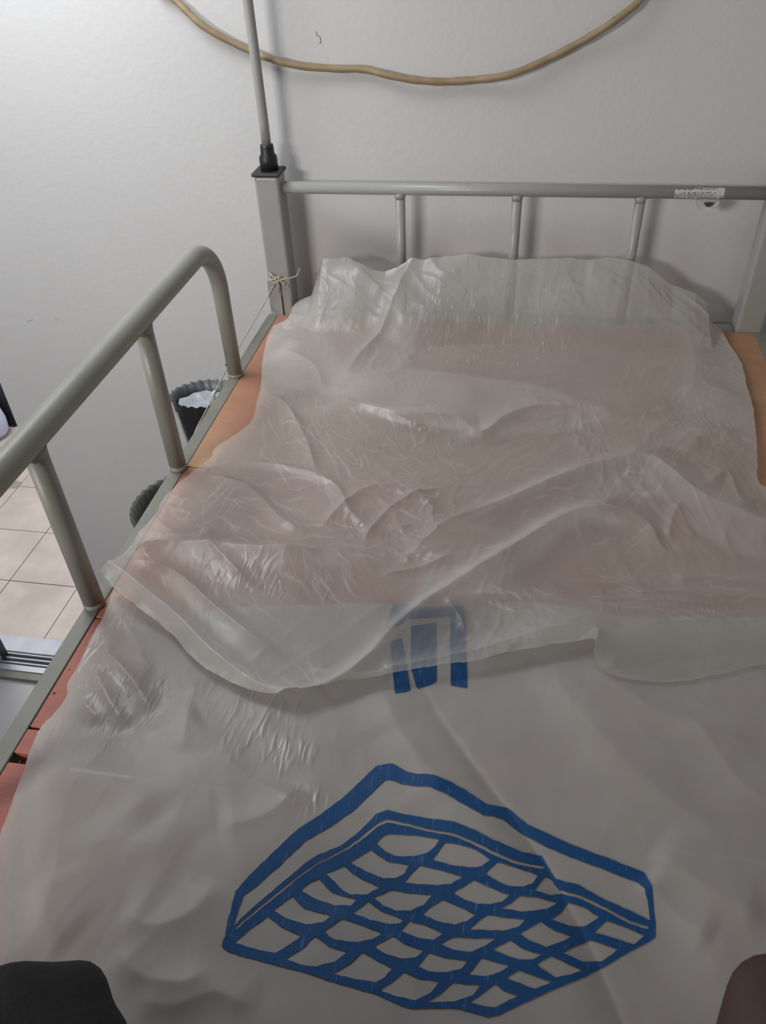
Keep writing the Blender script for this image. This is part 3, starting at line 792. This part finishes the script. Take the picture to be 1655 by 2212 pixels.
def f_let(X, Y):
    d = np.full(X.shape, 1e9)
    e = 2.2*pnoise(X*.25, Y*.06, 7)*(Y > 1465)
    for c in letters: d = np.minimum(d, sdpoly(X, Y, c)+e)
    return d
march('printed_lettering', f_let, 825, 1020, 1300, 1505, 3.0, lambda x, y: (x, y), bag)

# --- clear film over the far half, its near end folded back over the bag
fl = [(694, 572, .112), (688, 595, .09), (672, 636, .045), (640, 652, .03), (622, 690, .012), (590, 704, .01), (570, 760, .01), (563, 830, .01), (555, 868, .01), (545, 905, .01), (520, 930, .01), (466, 965, .01), (458, 985, .01),
      (436, 1003, .01), (395, 1035, .01), (350, 1083, .012), (341, 1104, .014), (318, 1130, .016), (296, 1152, .02), (272, 1200, .03), (216, 1233, .045)]
ft = [(694, 572, .112), (706, 565, .118), (740, 570, .115), (773, 571, .114), (803, 586, .102), (832, 591, .098), (859, 584, .104), (882, 571, .115), (915, 563, .121), (959, 551, .130), (1009, 543, .136), (1058, 551, .13), (1110, 554, .128),
      (1234, 549, .134), (1268, 554, .130), (1315, 546, .137), (1355, 549, .135), (1402, 564, .124)]
fr_ = [(1402, 564, .124), (1452, 607, .09), (1502, 627, .075), (1529, 652, .055), (1536, 688, .028), (1556, 708, .015), (1580, 748, .01), (1603, 788, .01), (1615, 840, .01), (1630, 900, .01), (1636, 990, .012), (1640, 1044, .012), (1690, 1062, .015),
       (1740, 1150, .02), (1760, 1300, .02), (1770, 1430, .02)]
fbm = [(216, 1233, .045), (250, 1276, .036), (310, 1320, .030), (372, 1370, .026), (425, 1430, .024), (500, 1476, .022), (565, 1501, .021), (622, 1510, .021), (680, 1500, .021), (760, 1480, .021), (850, 1463, .021), (945, 1446, .022), (1015, 1436, .023),
       (1100, 1416, .026), (1200, 1394, .032), (1280, 1384, .036), (1284, 1424, .028), (1330, 1466, .024), (1450, 1474, .024), (1560, 1455, .024), (1655, 1432, .024), (1770, 1430, .02)]
film_base = rbf([p for p in fl[4:]]+[p for p in fr_[5:]]+[p for p in fbm]+[
    (700, 700, .02), (900, 700, .02), (1100, 700, .02), (1300, 700, .02), (1480, 740, .02),
    (660, 740, .020), (760, 740, .020), (900, 760, .014), (1100, 780, .012), (1300, 800, .012), (1450, 830, .018), (1550, 850, .02), (650, 850, .018), (800, 850, .022), (950, 870, .028),
    (1150, 860, .02), (1350, 880, .02), (750, 950, .016), (900, 1000, .014), (1050, 980, .014), (1250, 960, .014), (1450, 960, .02), (1560, 1000, .02), (600, 1000, .014), (500, 1060, .015),
    (650, 1080, .014), (800, 1080, .014), (950, 1090, .015), (450, 1150, .018), (650, 1150, .018), (850, 1170, .014), (400, 1240, .028), (600, 1250, .022), (750, 1260, .018), (850, 1240, .014),
    (1000, 1180, .022), (1200, 1190, .016), (1400, 1230, .014), (1300, 1280, .014), (1600, 1250, .016), (500, 1350, .026), (650, 1380, .022), (800, 1330, .020), (950, 1350, .030), (1100, 1330, .024), (1300, 1350, .024), (1500, 1370, .024)])
film_r = [
    Ridge([(735, 820), (790, 760), (862, 692), (930, 655), (1020, 625), (1110, 598)], .016, .022, .014, 1.2),
    Ridge([(1060, 640), (1180, 650), (1300, 640), (1420, 665)], .010, .02, .02, 1.3),
    Ridge([(565, 840), (620, 880), (655, 940), (690, 1040)], .013, .010, .014, 1.1),
    Ridge([(700, 850), (790, 885), (880, 905), (980, 915), (1040, 938), (1095, 905), (1180, 885), (1330, 895), (1480, 915)], .016, .028, .012, 1.2),
    Ridge([(820, 905), (920, 940), (1020, 945)], .006, .01, .01, 1.2),
    Ridge([(1460, 700), (1500, 790), (1480, 880)], .008, .03, .03, 1.3),
    Ridge([(860, 1225), (890, 1175), (960, 1130), (1060, 1090), (1190, 1035), (1310, 992), (1400, 987), (1450, 1015), (1520, 1068), (1655, 1130)], .034, .012, .028, 1.3, (1, 0)),
    Ridge([(620, 1508), (720, 1478), (800, 1420), (850, 1362), (960, 1280), (1100, 1190), (1210, 1120), (1290, 1098), (1345, 1105), (1400, 1130), (1440, 1178), (1500, 1184), (1545, 1196)], .026, .010, .020, 1.2, (0, 1)),
    Ridge([(1440, 1178), (1450, 1130), (1470, 1100)], .010, .008, .012, 1.2),
    Ridge([(240, 1240), (330, 1190), (430, 1182), (560, 1190), (640, 1186), (715, 1180)], .024, .010, .030, 1.2),
    Ridge([(300, 1160), (420, 1180), (500, 1240), (560, 1300)], .008, .01, .012, 1.1),
    Ridge([(216, 1233), (300, 1285), (390, 1350), (460, 1420), (560, 1490), (620, 1508)], .014, .010, .016, 1.2, (0, 0)),
    Ridge([(270, 1240), (380, 1260), (470, 1330), (560, 1400), (650, 1450)], .010, .008, .016, 1.1),
    Ridge([(430, 1020), (540, 1060), (620, 1140), (700, 1160)], .009, .008, .010, 1.1),
    Ridge([(680, 1160), (740, 1100), (800, 1060), (880, 1070), (960, 1110)], .011, .008, .014, 1.1),
    Ridge([(500, 1000), (600, 1010), (720, 1050), (760, 1120), (840, 1170)], .009, .008, .010, 1.1),
    Ridge([(780, 1180), (840, 1110), (900, 1080), (960, 1060)], .008, .006, .008, 1.1),
    Ridge([(820, 1250), (900, 1240), (980, 1220)], .006, .006, .008, 1.1),
    Ridge([(940, 1330), (1040, 1310), (1200, 1320), (1320, 1335), (1500, 1330)], .006, .01, .012, 1.2),
    Ridge([(1200, 1265), (1330, 1275), (1450, 1290), (1655, 1310)], .009, .007, .010, 1.1, (1, 0)),
    Ridge([(1440, 1255), (1540, 1268), (1655, 1285)], .008, .006, .010, 1.1, (1, 0)),
    Ridge([(1230, 1325), (1340, 1310), (1480, 1320), (1560, 1330)], .006, .006, .008, 1.1),
    Ridge([(850, 1460), (950, 1440), (1050, 1420), (1180, 1385), (1281, 1382), (1278, 1430)], .014, .012, .020, 1.2, (0, 0)),
    Ridge([(960, 1320), (990, 1350), (1010, 1400)], .008, .004, .008, 1.1),
    Ridge([(1520, 1060), (1570, 1030), (1600, 1090), (1655, 1110)], .014, .015, .015, 1.2),
    Ridge([(1470, 1000), (1520, 950), (1600, 940)], .010, .02, .02, 1.2),
    Ridge([(690, 620), (770, 680), (850, 690)], .008, .012, .014, 1.1),
    Ridge([(600, 760), (680, 800), (700, 860)], .006, .014, .014, 1.1),
    Ridge([(770, 570, .115), (810, 620, .08), (830, 660, .05)], .007, .01, .012, 1.1),
    Ridge([(920, 560, .12), (960, 600, .1), (1000, 640, .06)], .008, .012, .014, 1.1),
    Ridge([(1290, 560, .13), (1280, 610, .1), (1330, 660, .06)], .008, .012, .014, 1.1),
]
def head_prof(X, Y):
    t = np.clip((-.02-Y)/(.17+.05*pnoise(X*5, Y*0+3, 40)), 0, 1)
    return (1-t)**1.5*(1+.25*np.sin(t*6.0)*t)
HT = []
for q in fl[3::-1]+ft[1:]+fr_[1:6]:
    p_ = onz(*q); pr = float(head_prof(np.array([p_[0]]), np.array([p_[1]]))[0])
    HT.append((float(p_[0]), min(.16, max(0, (q[2]-.004))/max(pr, .08))))
HT.sort(); HT = [(HT[0][0]-.04, 0)]+HT+[(HT[-1][0]+.03, 0)]
def H_film(X, Y):
    h = film_base(X, Y)
    hx = [p[0] for p in HT]; hz = [p[1] for p in HT]
    zt_ = np.interp(X, hx, hz); prof = head_prof(X, Y)
    hd = prof*np.clip((-Y-.02)/.02, 0, 1)
    h = np.maximum(h, zt_*prof+.004+hd*(.008*pnoise(X*13, Y*22, 61)+.007*ridged(X*9+Y*14, Y*10, 62, 2)-.003))
    for r in film_r: h = h+.62*r(X, Y)
    a = np.clip(pnoise(X*3.1+5, Y*3.1, 21)*2.2+.5, 0, 1)
    mid = np.clip(1-np.abs(Y+.65)/.32, 0, 1)
    h = h+.0050*(a*.7+.25)*ridged(X*7+1.5*pnoise(X*3, Y*3, 8), Y*8+1.5*pnoise(X*3, Y*3, 9), 12, 3)*(.55+.7*mid)
    h = h+.0012*a*ridged(X*36+2*pnoise(X*9, Y*9, 5), Y*15, 15, 2)
    h = h+.004*pnoise(X*6, Y*6, 30)-.002
    return np.maximum(h, .0025)
P = coons(xy(ft), xy(fbm), xy(fl), xy(fr_), 560, 640)
X, Y = P[..., 0], P[..., 1]
Z = H_film(X, Y)
ybag = np.interp(X, [p[0] for p in xy(btop)], [p[1] for p in xy(btop)])
ov = np.clip((ybag+.03-Y)/.03, 0, 1)
Z = np.maximum(Z, (H_bag(X, Y)+.004)*ov)
Ymax = -.017
# keep the puffed end off the bars
Y = np.minimum(Y, Ymax); P[..., 1] = Y
# number of plies: the tube of film is doubled along folds and hems
ply = np.zeros(Z.shape)
def ply_line(pp, w, a, zz=.02):
    d, sg, t = segdist(X, Y, spline(xy([(x, y, zz) for x, y in pp]), 4))
    return a*np.exp(-(d/w)**2.5)
for pp, w_, a_ in [([(850, 1350), (960, 1280), (1100, 1190), (1210, 1120), (1290, 1098)], .016, .22),
                   ([(216, 1233), (300, 1285), (390, 1350), (460, 1420), (560, 1490), (620, 1508), (720, 1478), (850, 1362)], .012, .12),
                   ([(850, 1460), (950, 1440), (1050, 1420), (1180, 1385), (1281, 1382)], .008, .10),
                   ([(1060, 1090), (1190, 1035), (1310, 992), (1400, 987), (1450, 1015), (1655, 1130)], .02, .18),
                   ([(735, 820), (790, 760), (862, 692), (930, 655)], .02, .15),
                   ([(1050, 930), (1150, 910), (1300, 900), (1000, 930), (900, 905), (790, 885)], .015, .12),
                   ([(600, 720), (600, 800), (650, 870), (760, 840)], .05, .12)]:
    ply = np.maximum(ply, ply_line(pp, w_, a_))
ply += np.clip((Y+.16)/.10, 0, 1)*.10
def ply_poly(pp, soft, a, zz=.02):
    pp2 = xy([(x, y, zz) for x, y in pp])
    d = sdpoly(X, Y, pp2)+.004*pnoise(X*30, Y*30, 60)
    return a/(1+np.exp(np.clip(d/soft, -40, 40)))
z15 = lambda L_: [(560+a/1.511, 520+b/1.511) for a, b in L_]
z22 = lambda L_: [(900+a/2.192, 950+b/2.192) for a, b in L_]
for pp, so, a_ in [
    (z15([(330, 420), (450, 270), (520, 300), (470, 410), (740, 440), (880, 460), (1000, 500), (1120, 560), (1000, 565), (860, 570), (800, 590), (720, 638), (600, 615), (500, 580), (380, 565), (260, 500)]), .003, .17),
    (z15([(30, 280), (190, 210), (230, 330), (300, 440), (250, 500), (190, 490), (100, 470), (0, 420)]), .006, .20),
    (z15([(200, 80), (430, 110), (540, 70), (560, 180), (450, 240), (300, 250), (200, 200)]), .01, .08),
    (z15([(1480, 200), (1400, 350), (1390, 500), (1370, 640), (1620, 650), (1620, 480), (1560, 330), (1470, 280)]), .008, .14),
    (z15([(560, 60), (1200, 40), (1460, 180), (1400, 260), (1100, 200), (900, 190), (700, 230), (560, 250)]), .012, .08),
    (z22([(0, 520), (150, 430), (330, 300), (600, 180), (780, 120), (1050, 80), (1180, 120), (1260, 190), (1400, 290), (1655, 400), (1655, 560), (1480, 520), (1280, 400), (1200, 300), (1000, 250), (850, 300), (760, 330), (600, 390), (380, 530), (180, 640), (0, 760)]), .0025, .13),
    (z22([(-40, 790), (180, 650), (400, 520), (600, 400), (790, 330), (960, 390), (780, 405), (690, 450), (560, 560), (440, 650), (380, 740), (300, 790), (130, 830), (0, 850)]), .004, .28),
    ([(300, 1150), (450, 1180), (560, 1190), (720, 1185), (745, 1215), (600, 1235), (400, 1230), (320, 1200)], .004, .14),
    ([(216, 1233), (300, 1262), (420, 1330), (520, 1415), (600, 1465), (700, 1450), (850, 1365), (900, 1330), (850, 1400), (760, 1480), (620, 1511), (500, 1478), (372, 1372)], .003, .09),
    (z22([(250, 820), (700, 760), (900, 840), (1655, 850), (1655, 1040), (1250, 1030), (840, 950), (500, 980), (250, 990)]), .008, .07),
    ([(820, 1300), (1015, 1300), (1020, 1430), (930, 1445), (850, 1450), (835, 1400)], .008, -.22),
    ([(1290, 1400), (1400, 1400), (1660, 1390), (1800, 1390), (1800, 1500), (1450, 1500), (1300, 1490)], .012, -.28)]:
    ply = ply+ply_poly(pp, so, a_)
# stress-whitened creases: thin pale lines where the film was sharply bent, plus glitter painted as strokes
def crease_lines(seed, n, box_, ang, spread_, ln, wid, a_):
    global ply
    r_ = random.Random(seed)
    for _ in range(n):
        px = r_.uniform(box_[0], box_[2]); py = r_.uniform(box_[1], box_[3]); th_ = math.radians(ang+r_.uniform(-spread_, spread_)); l_ = ln*r_.uniform(.4, 1.5)
        pts_ = [(px+math.cos(th_)*l_*t+l_*.08*r_.uniform(-1, 1), py+math.sin(th_)*l_*t+l_*.08*r_.uniform(-1, 1)) for t in np.linspace(-.5, .5, 5)]
        w3 = spline(xy([(x, y, .02) for x, y in pts_]), 3)
        x0, y0 = w3.min(0)-.01; x1, y1 = w3.max(0)+.01
        m = (X > x0) & (X < x1) & (Y > y0) & (Y < y1)
        if not m.any(): continue
        d, sg, t = segdist(X[m], Y[m], w3)
        ply[m] = ply[m]+a_*r_.uniform(.4, 1)*np.exp(-(d/(wid*r_.uniform(.7, 1.5)))**1.5)*np.sin(math.pi*np.clip(t, 0, 1))
crease_lines(1, 46, (420, 1190, 760, 1300), 62, 14, 60, .0012, .30)
crease_lines(2, 70, (420, 980, 900, 1200), 25, 40, 80, .0013, .28)
crease_lines(3, 28, (1180, 1230, 1640, 1340), 6, 12, 80, .0012, .20)
crease_lines(4, 34, (900, 1010, 1400, 1200), -32, 14, 90, .0013, .22)
crease_lines(5, 60, (620, 880, 1000, 1000), 20, 60, 45, .0012, .26)
crease_lines(6, 44, (900, 690, 1230, 780), 96, 14, 12, .0010, .40)  # short upright strokes painting glitter into the film's opacity
crease_lines(7, 30, (600, 640, 1100, 720), 70, 50, 16, .0011, .16)
crease_lines(8, 40, (330, 1040, 520, 1200), -35, 25, 60, .0012, .26)
crease_lines(9, 26, (1050, 1280, 1200, 1330), 40, 18, 40, .0011, .26)
crease_lines(10, 30, (1300, 760, 1620, 960), 120, 30, 50, .0012, .16)
crease_lines(11, 30, (240, 1240, 700, 1480), 38, 10, 110, .0014, .22)
crease_lines(12, 30, (560, 860, 720, 1000), 70, 25, 60, .0012, .22)
crk = patches(X, Y, [(1000, 720, .10, .05, .8), (1150, 740, .07, .045, 1.0), (1000, 610, .07, .03, .3), (700, 920, .08, .06, .5), (900, 950, .10, .05, .7), (600, 1260, .14, .04, .6), (780, 1150, .12, .06, .4), (1350, 1310, .2, .03, .5), (480, 1020, .06, .05, .6)])
crk = np.maximum(crk, .12)
film = grid_mesh('plastic_film', P, Z, M['film'], None, ply, crk)
setp(film, 'clear crumpled plastic film heaped against the headboard and folded over the bag', 'plastic sheet')

# ------------------------------------------------------------------ the person sitting at the foot of the bed; unseen upper body added for its shade
def skin(name, pts, edges_, root, mat_, parent=None):
    me = bpy.data.meshes.new(name); me.from_pydata([p[:3] for p in pts], edges_, []); me.update()
    o = link(name, me, mat_, parent, smooth=False)
    sk = o.modifiers.new('skin', 'SKIN'); sk.use_smooth_shade = True
    lay = me.skin_vertices[0] if me.skin_vertices else None
    if lay is None:
        bpy.context.view_layer.objects.active = o; lay = me.skin_vertices[0]
    for i, p in enumerate(pts):
        lay.data[i].radius = (p[3], p[4] if len(p) > 4 else p[3])
    lay.data[root].use_root = True
    ss = o.modifiers.new('sub', 'SUBSURF'); ss.levels = 4 if name == 'shorts' else 3; ss.render_levels = ss.levels
    return o
KL = onz(5, 2190, .10); KR = onz(1800, 2140, .10)
per = empty('person', (.5, -1.75, .02), label='person sitting at the near end, black-clothed left knee and bare right knee showing', cat='person')
KL = [float(v) for v in KL]; KR = [float(v) for v in KR]
pts = [(.46, -1.74, .12, .12, .09), (.37, -1.72, .10, .085, .08), (.26, -1.56, .095, .07, .07), (KL[0], KL[1], KL[2], .066, .066), (.24, -1.50, .055, .042, .042), (.38, -1.58, .045, .034, .034), (.44, -1.60, .040, .03, .03), (.50, -1.58, .035, .025, .03),
       (.55, -1.72, .10, .085, .08), (.63, -1.54, .09, .068, .068), (KR[0], KR[1], KR[2], .078, .078), (.66, -1.42, .052, .040, .040), (.58, -1.48, .045, .032, .032), (.52, -1.50, .040, .03, .03), (.46, -1.49, .035, .025, .03),
       (.46, -1.78, .28, .12, .085), (.46, -1.77, .43, .135, .09), (.46, -1.76, .50, .08, .07), (.46, -1.755, .56, .052, .052), (.46, -1.74, .63, .062, .072), (.46, -1.735, .70, .074, .088), (.46, -1.74, .76, .06, .07),
       (.30, -1.76, .47, .055, .055), (.245, -1.76, .26, .042, .042), (.27, -1.62, .20, .034, .034), (.29, -1.58, .19, .03, .024),
       (.62, -1.76, .47, .055, .055), (.675, -1.76, .26, .042, .042), (.64, -1.62, .19, .034, .034), (.62, -1.57, .18, .03, .024)]
ed = [(0, 1), (1, 2), (2, 3), (3, 4), (4, 5), (5, 6), (6, 7), (0, 8), (8, 9), (9, 10), (10, 11), (11, 12), (12, 13), (13, 14),
      (0, 15), (15, 16), (16, 17), (17, 18), (18, 19), (19, 20), (20, 21), (16, 22), (22, 23), (23, 24), (24, 25), (16, 26), (26, 27), (27, 28), (28, 29)]
# five fingers on each hand, laid on the thighs
for wi, cx_, cy_, cz_, sgn in ((25, .29, -1.58, .19, 1), (29, .62, -1.57, .18, -1)):
    for k in range(4):
        b = len(pts); ox = (k-1.5)*.019
        ln = (.030, .035, .033, .026)[k]
        pts += [(cx_+ox, cy_+.03, cz_-.004, .009, .009), (cx_+ox*1.1, cy_+.03+ln, cz_-.012, .008, .008), (cx_+ox*1.1, cy_+.03+ln*1.8, cz_-.026, .007, .007)]
        ed += [(wi, b), (b, b+1), (b+1, b+2)]
    b = len(pts)
    pts += [(cx_+sgn*.035, cy_+.005, cz_-.006, .010, .010), (cx_+sgn*.050, cy_+.032, cz_-.014, .008, .008)]
    ed += [(wi, b), (b, b+1)]
skin('body', pts, ed, 0, M['skin'], per)
pts = [(.46, -1.74, .125, .135, .105), (.37, -1.72, .112, .10, .095), (.26, -1.55, .103, .085, .085), (KL[0], KL[1], KL[2]+.002, .100, .096), (.235, -1.49, .066, .055, .055),
       (.55, -1.72, .112, .10, .095), (.61, -1.58, .10, .085, .085), (.46, -1.77, .20, .13, .10)]
ed = [(0, 1), (1, 2), (2, 3), (3, 4), (0, 5), (5, 6), (0, 7)]
o = skin('shorts', pts, ed, 0, M['cloth'], per)
tx = bpy.data.textures.new('cloth_folds', 'CLOUDS'); tx.noise_scale = .07; tx.noise_depth = 1
dm = o.modifiers.new('folds', 'DISPLACE'); dm.texture = tx; dm.strength = .030; dm.mid_level = .5; dm.texture_coords = 'GLOBAL'
pts = [(.46, -1.77, .17, .14, .11), (.46, -1.78, .28, .135, .10), (.46, -1.77, .43, .148, .102), (.46, -1.76, .51, .085, .072), (.30, -1.76, .46, .07, .07), (.262, -1.76, .34, .062, .06), (.62, -1.76, .46, .07, .07), (.658, -1.76, .34, .062, .06)]
ed = [(0, 1), (1, 2), (2, 3), (2, 4), (4, 5), (2, 6), (6, 7)]
skin('shirt', pts, ed, 0, M['shirt'], per)
# head details: hair cap, ears, eyes, nose
def blob(name, c, r, m, rot=0):
    bm = bmesh.new(); bmesh.ops.create_uvsphere(bm, u_segments=24, v_segments=16, radius=1)
    for v in bm.verts: v.co = Vector((c[0]+v.co.x*r[0], c[1]+v.co.y*r[1], c[2]+v.co.z*r[2]))
    return frombm(name, bm, m, per, True)
blob('hair', (.46, -1.765, .745), (.078, .088, .075), M['hair'])
for sx in (-1, 1):
    blob('ear', (.46+sx*.074, -1.745, .69), (.010, .018, .030), M['skin'])
    blob('eye', (.46+sx*.030, -1.662, .70), (.013, .011, .010), M['eye'])
blob('nose', (.46, -1.652, .675), (.013, .018, .022), M['skin'])
blob('mouth', (.46, -1.662, .635), (.024, .010, .008), M['lip'])
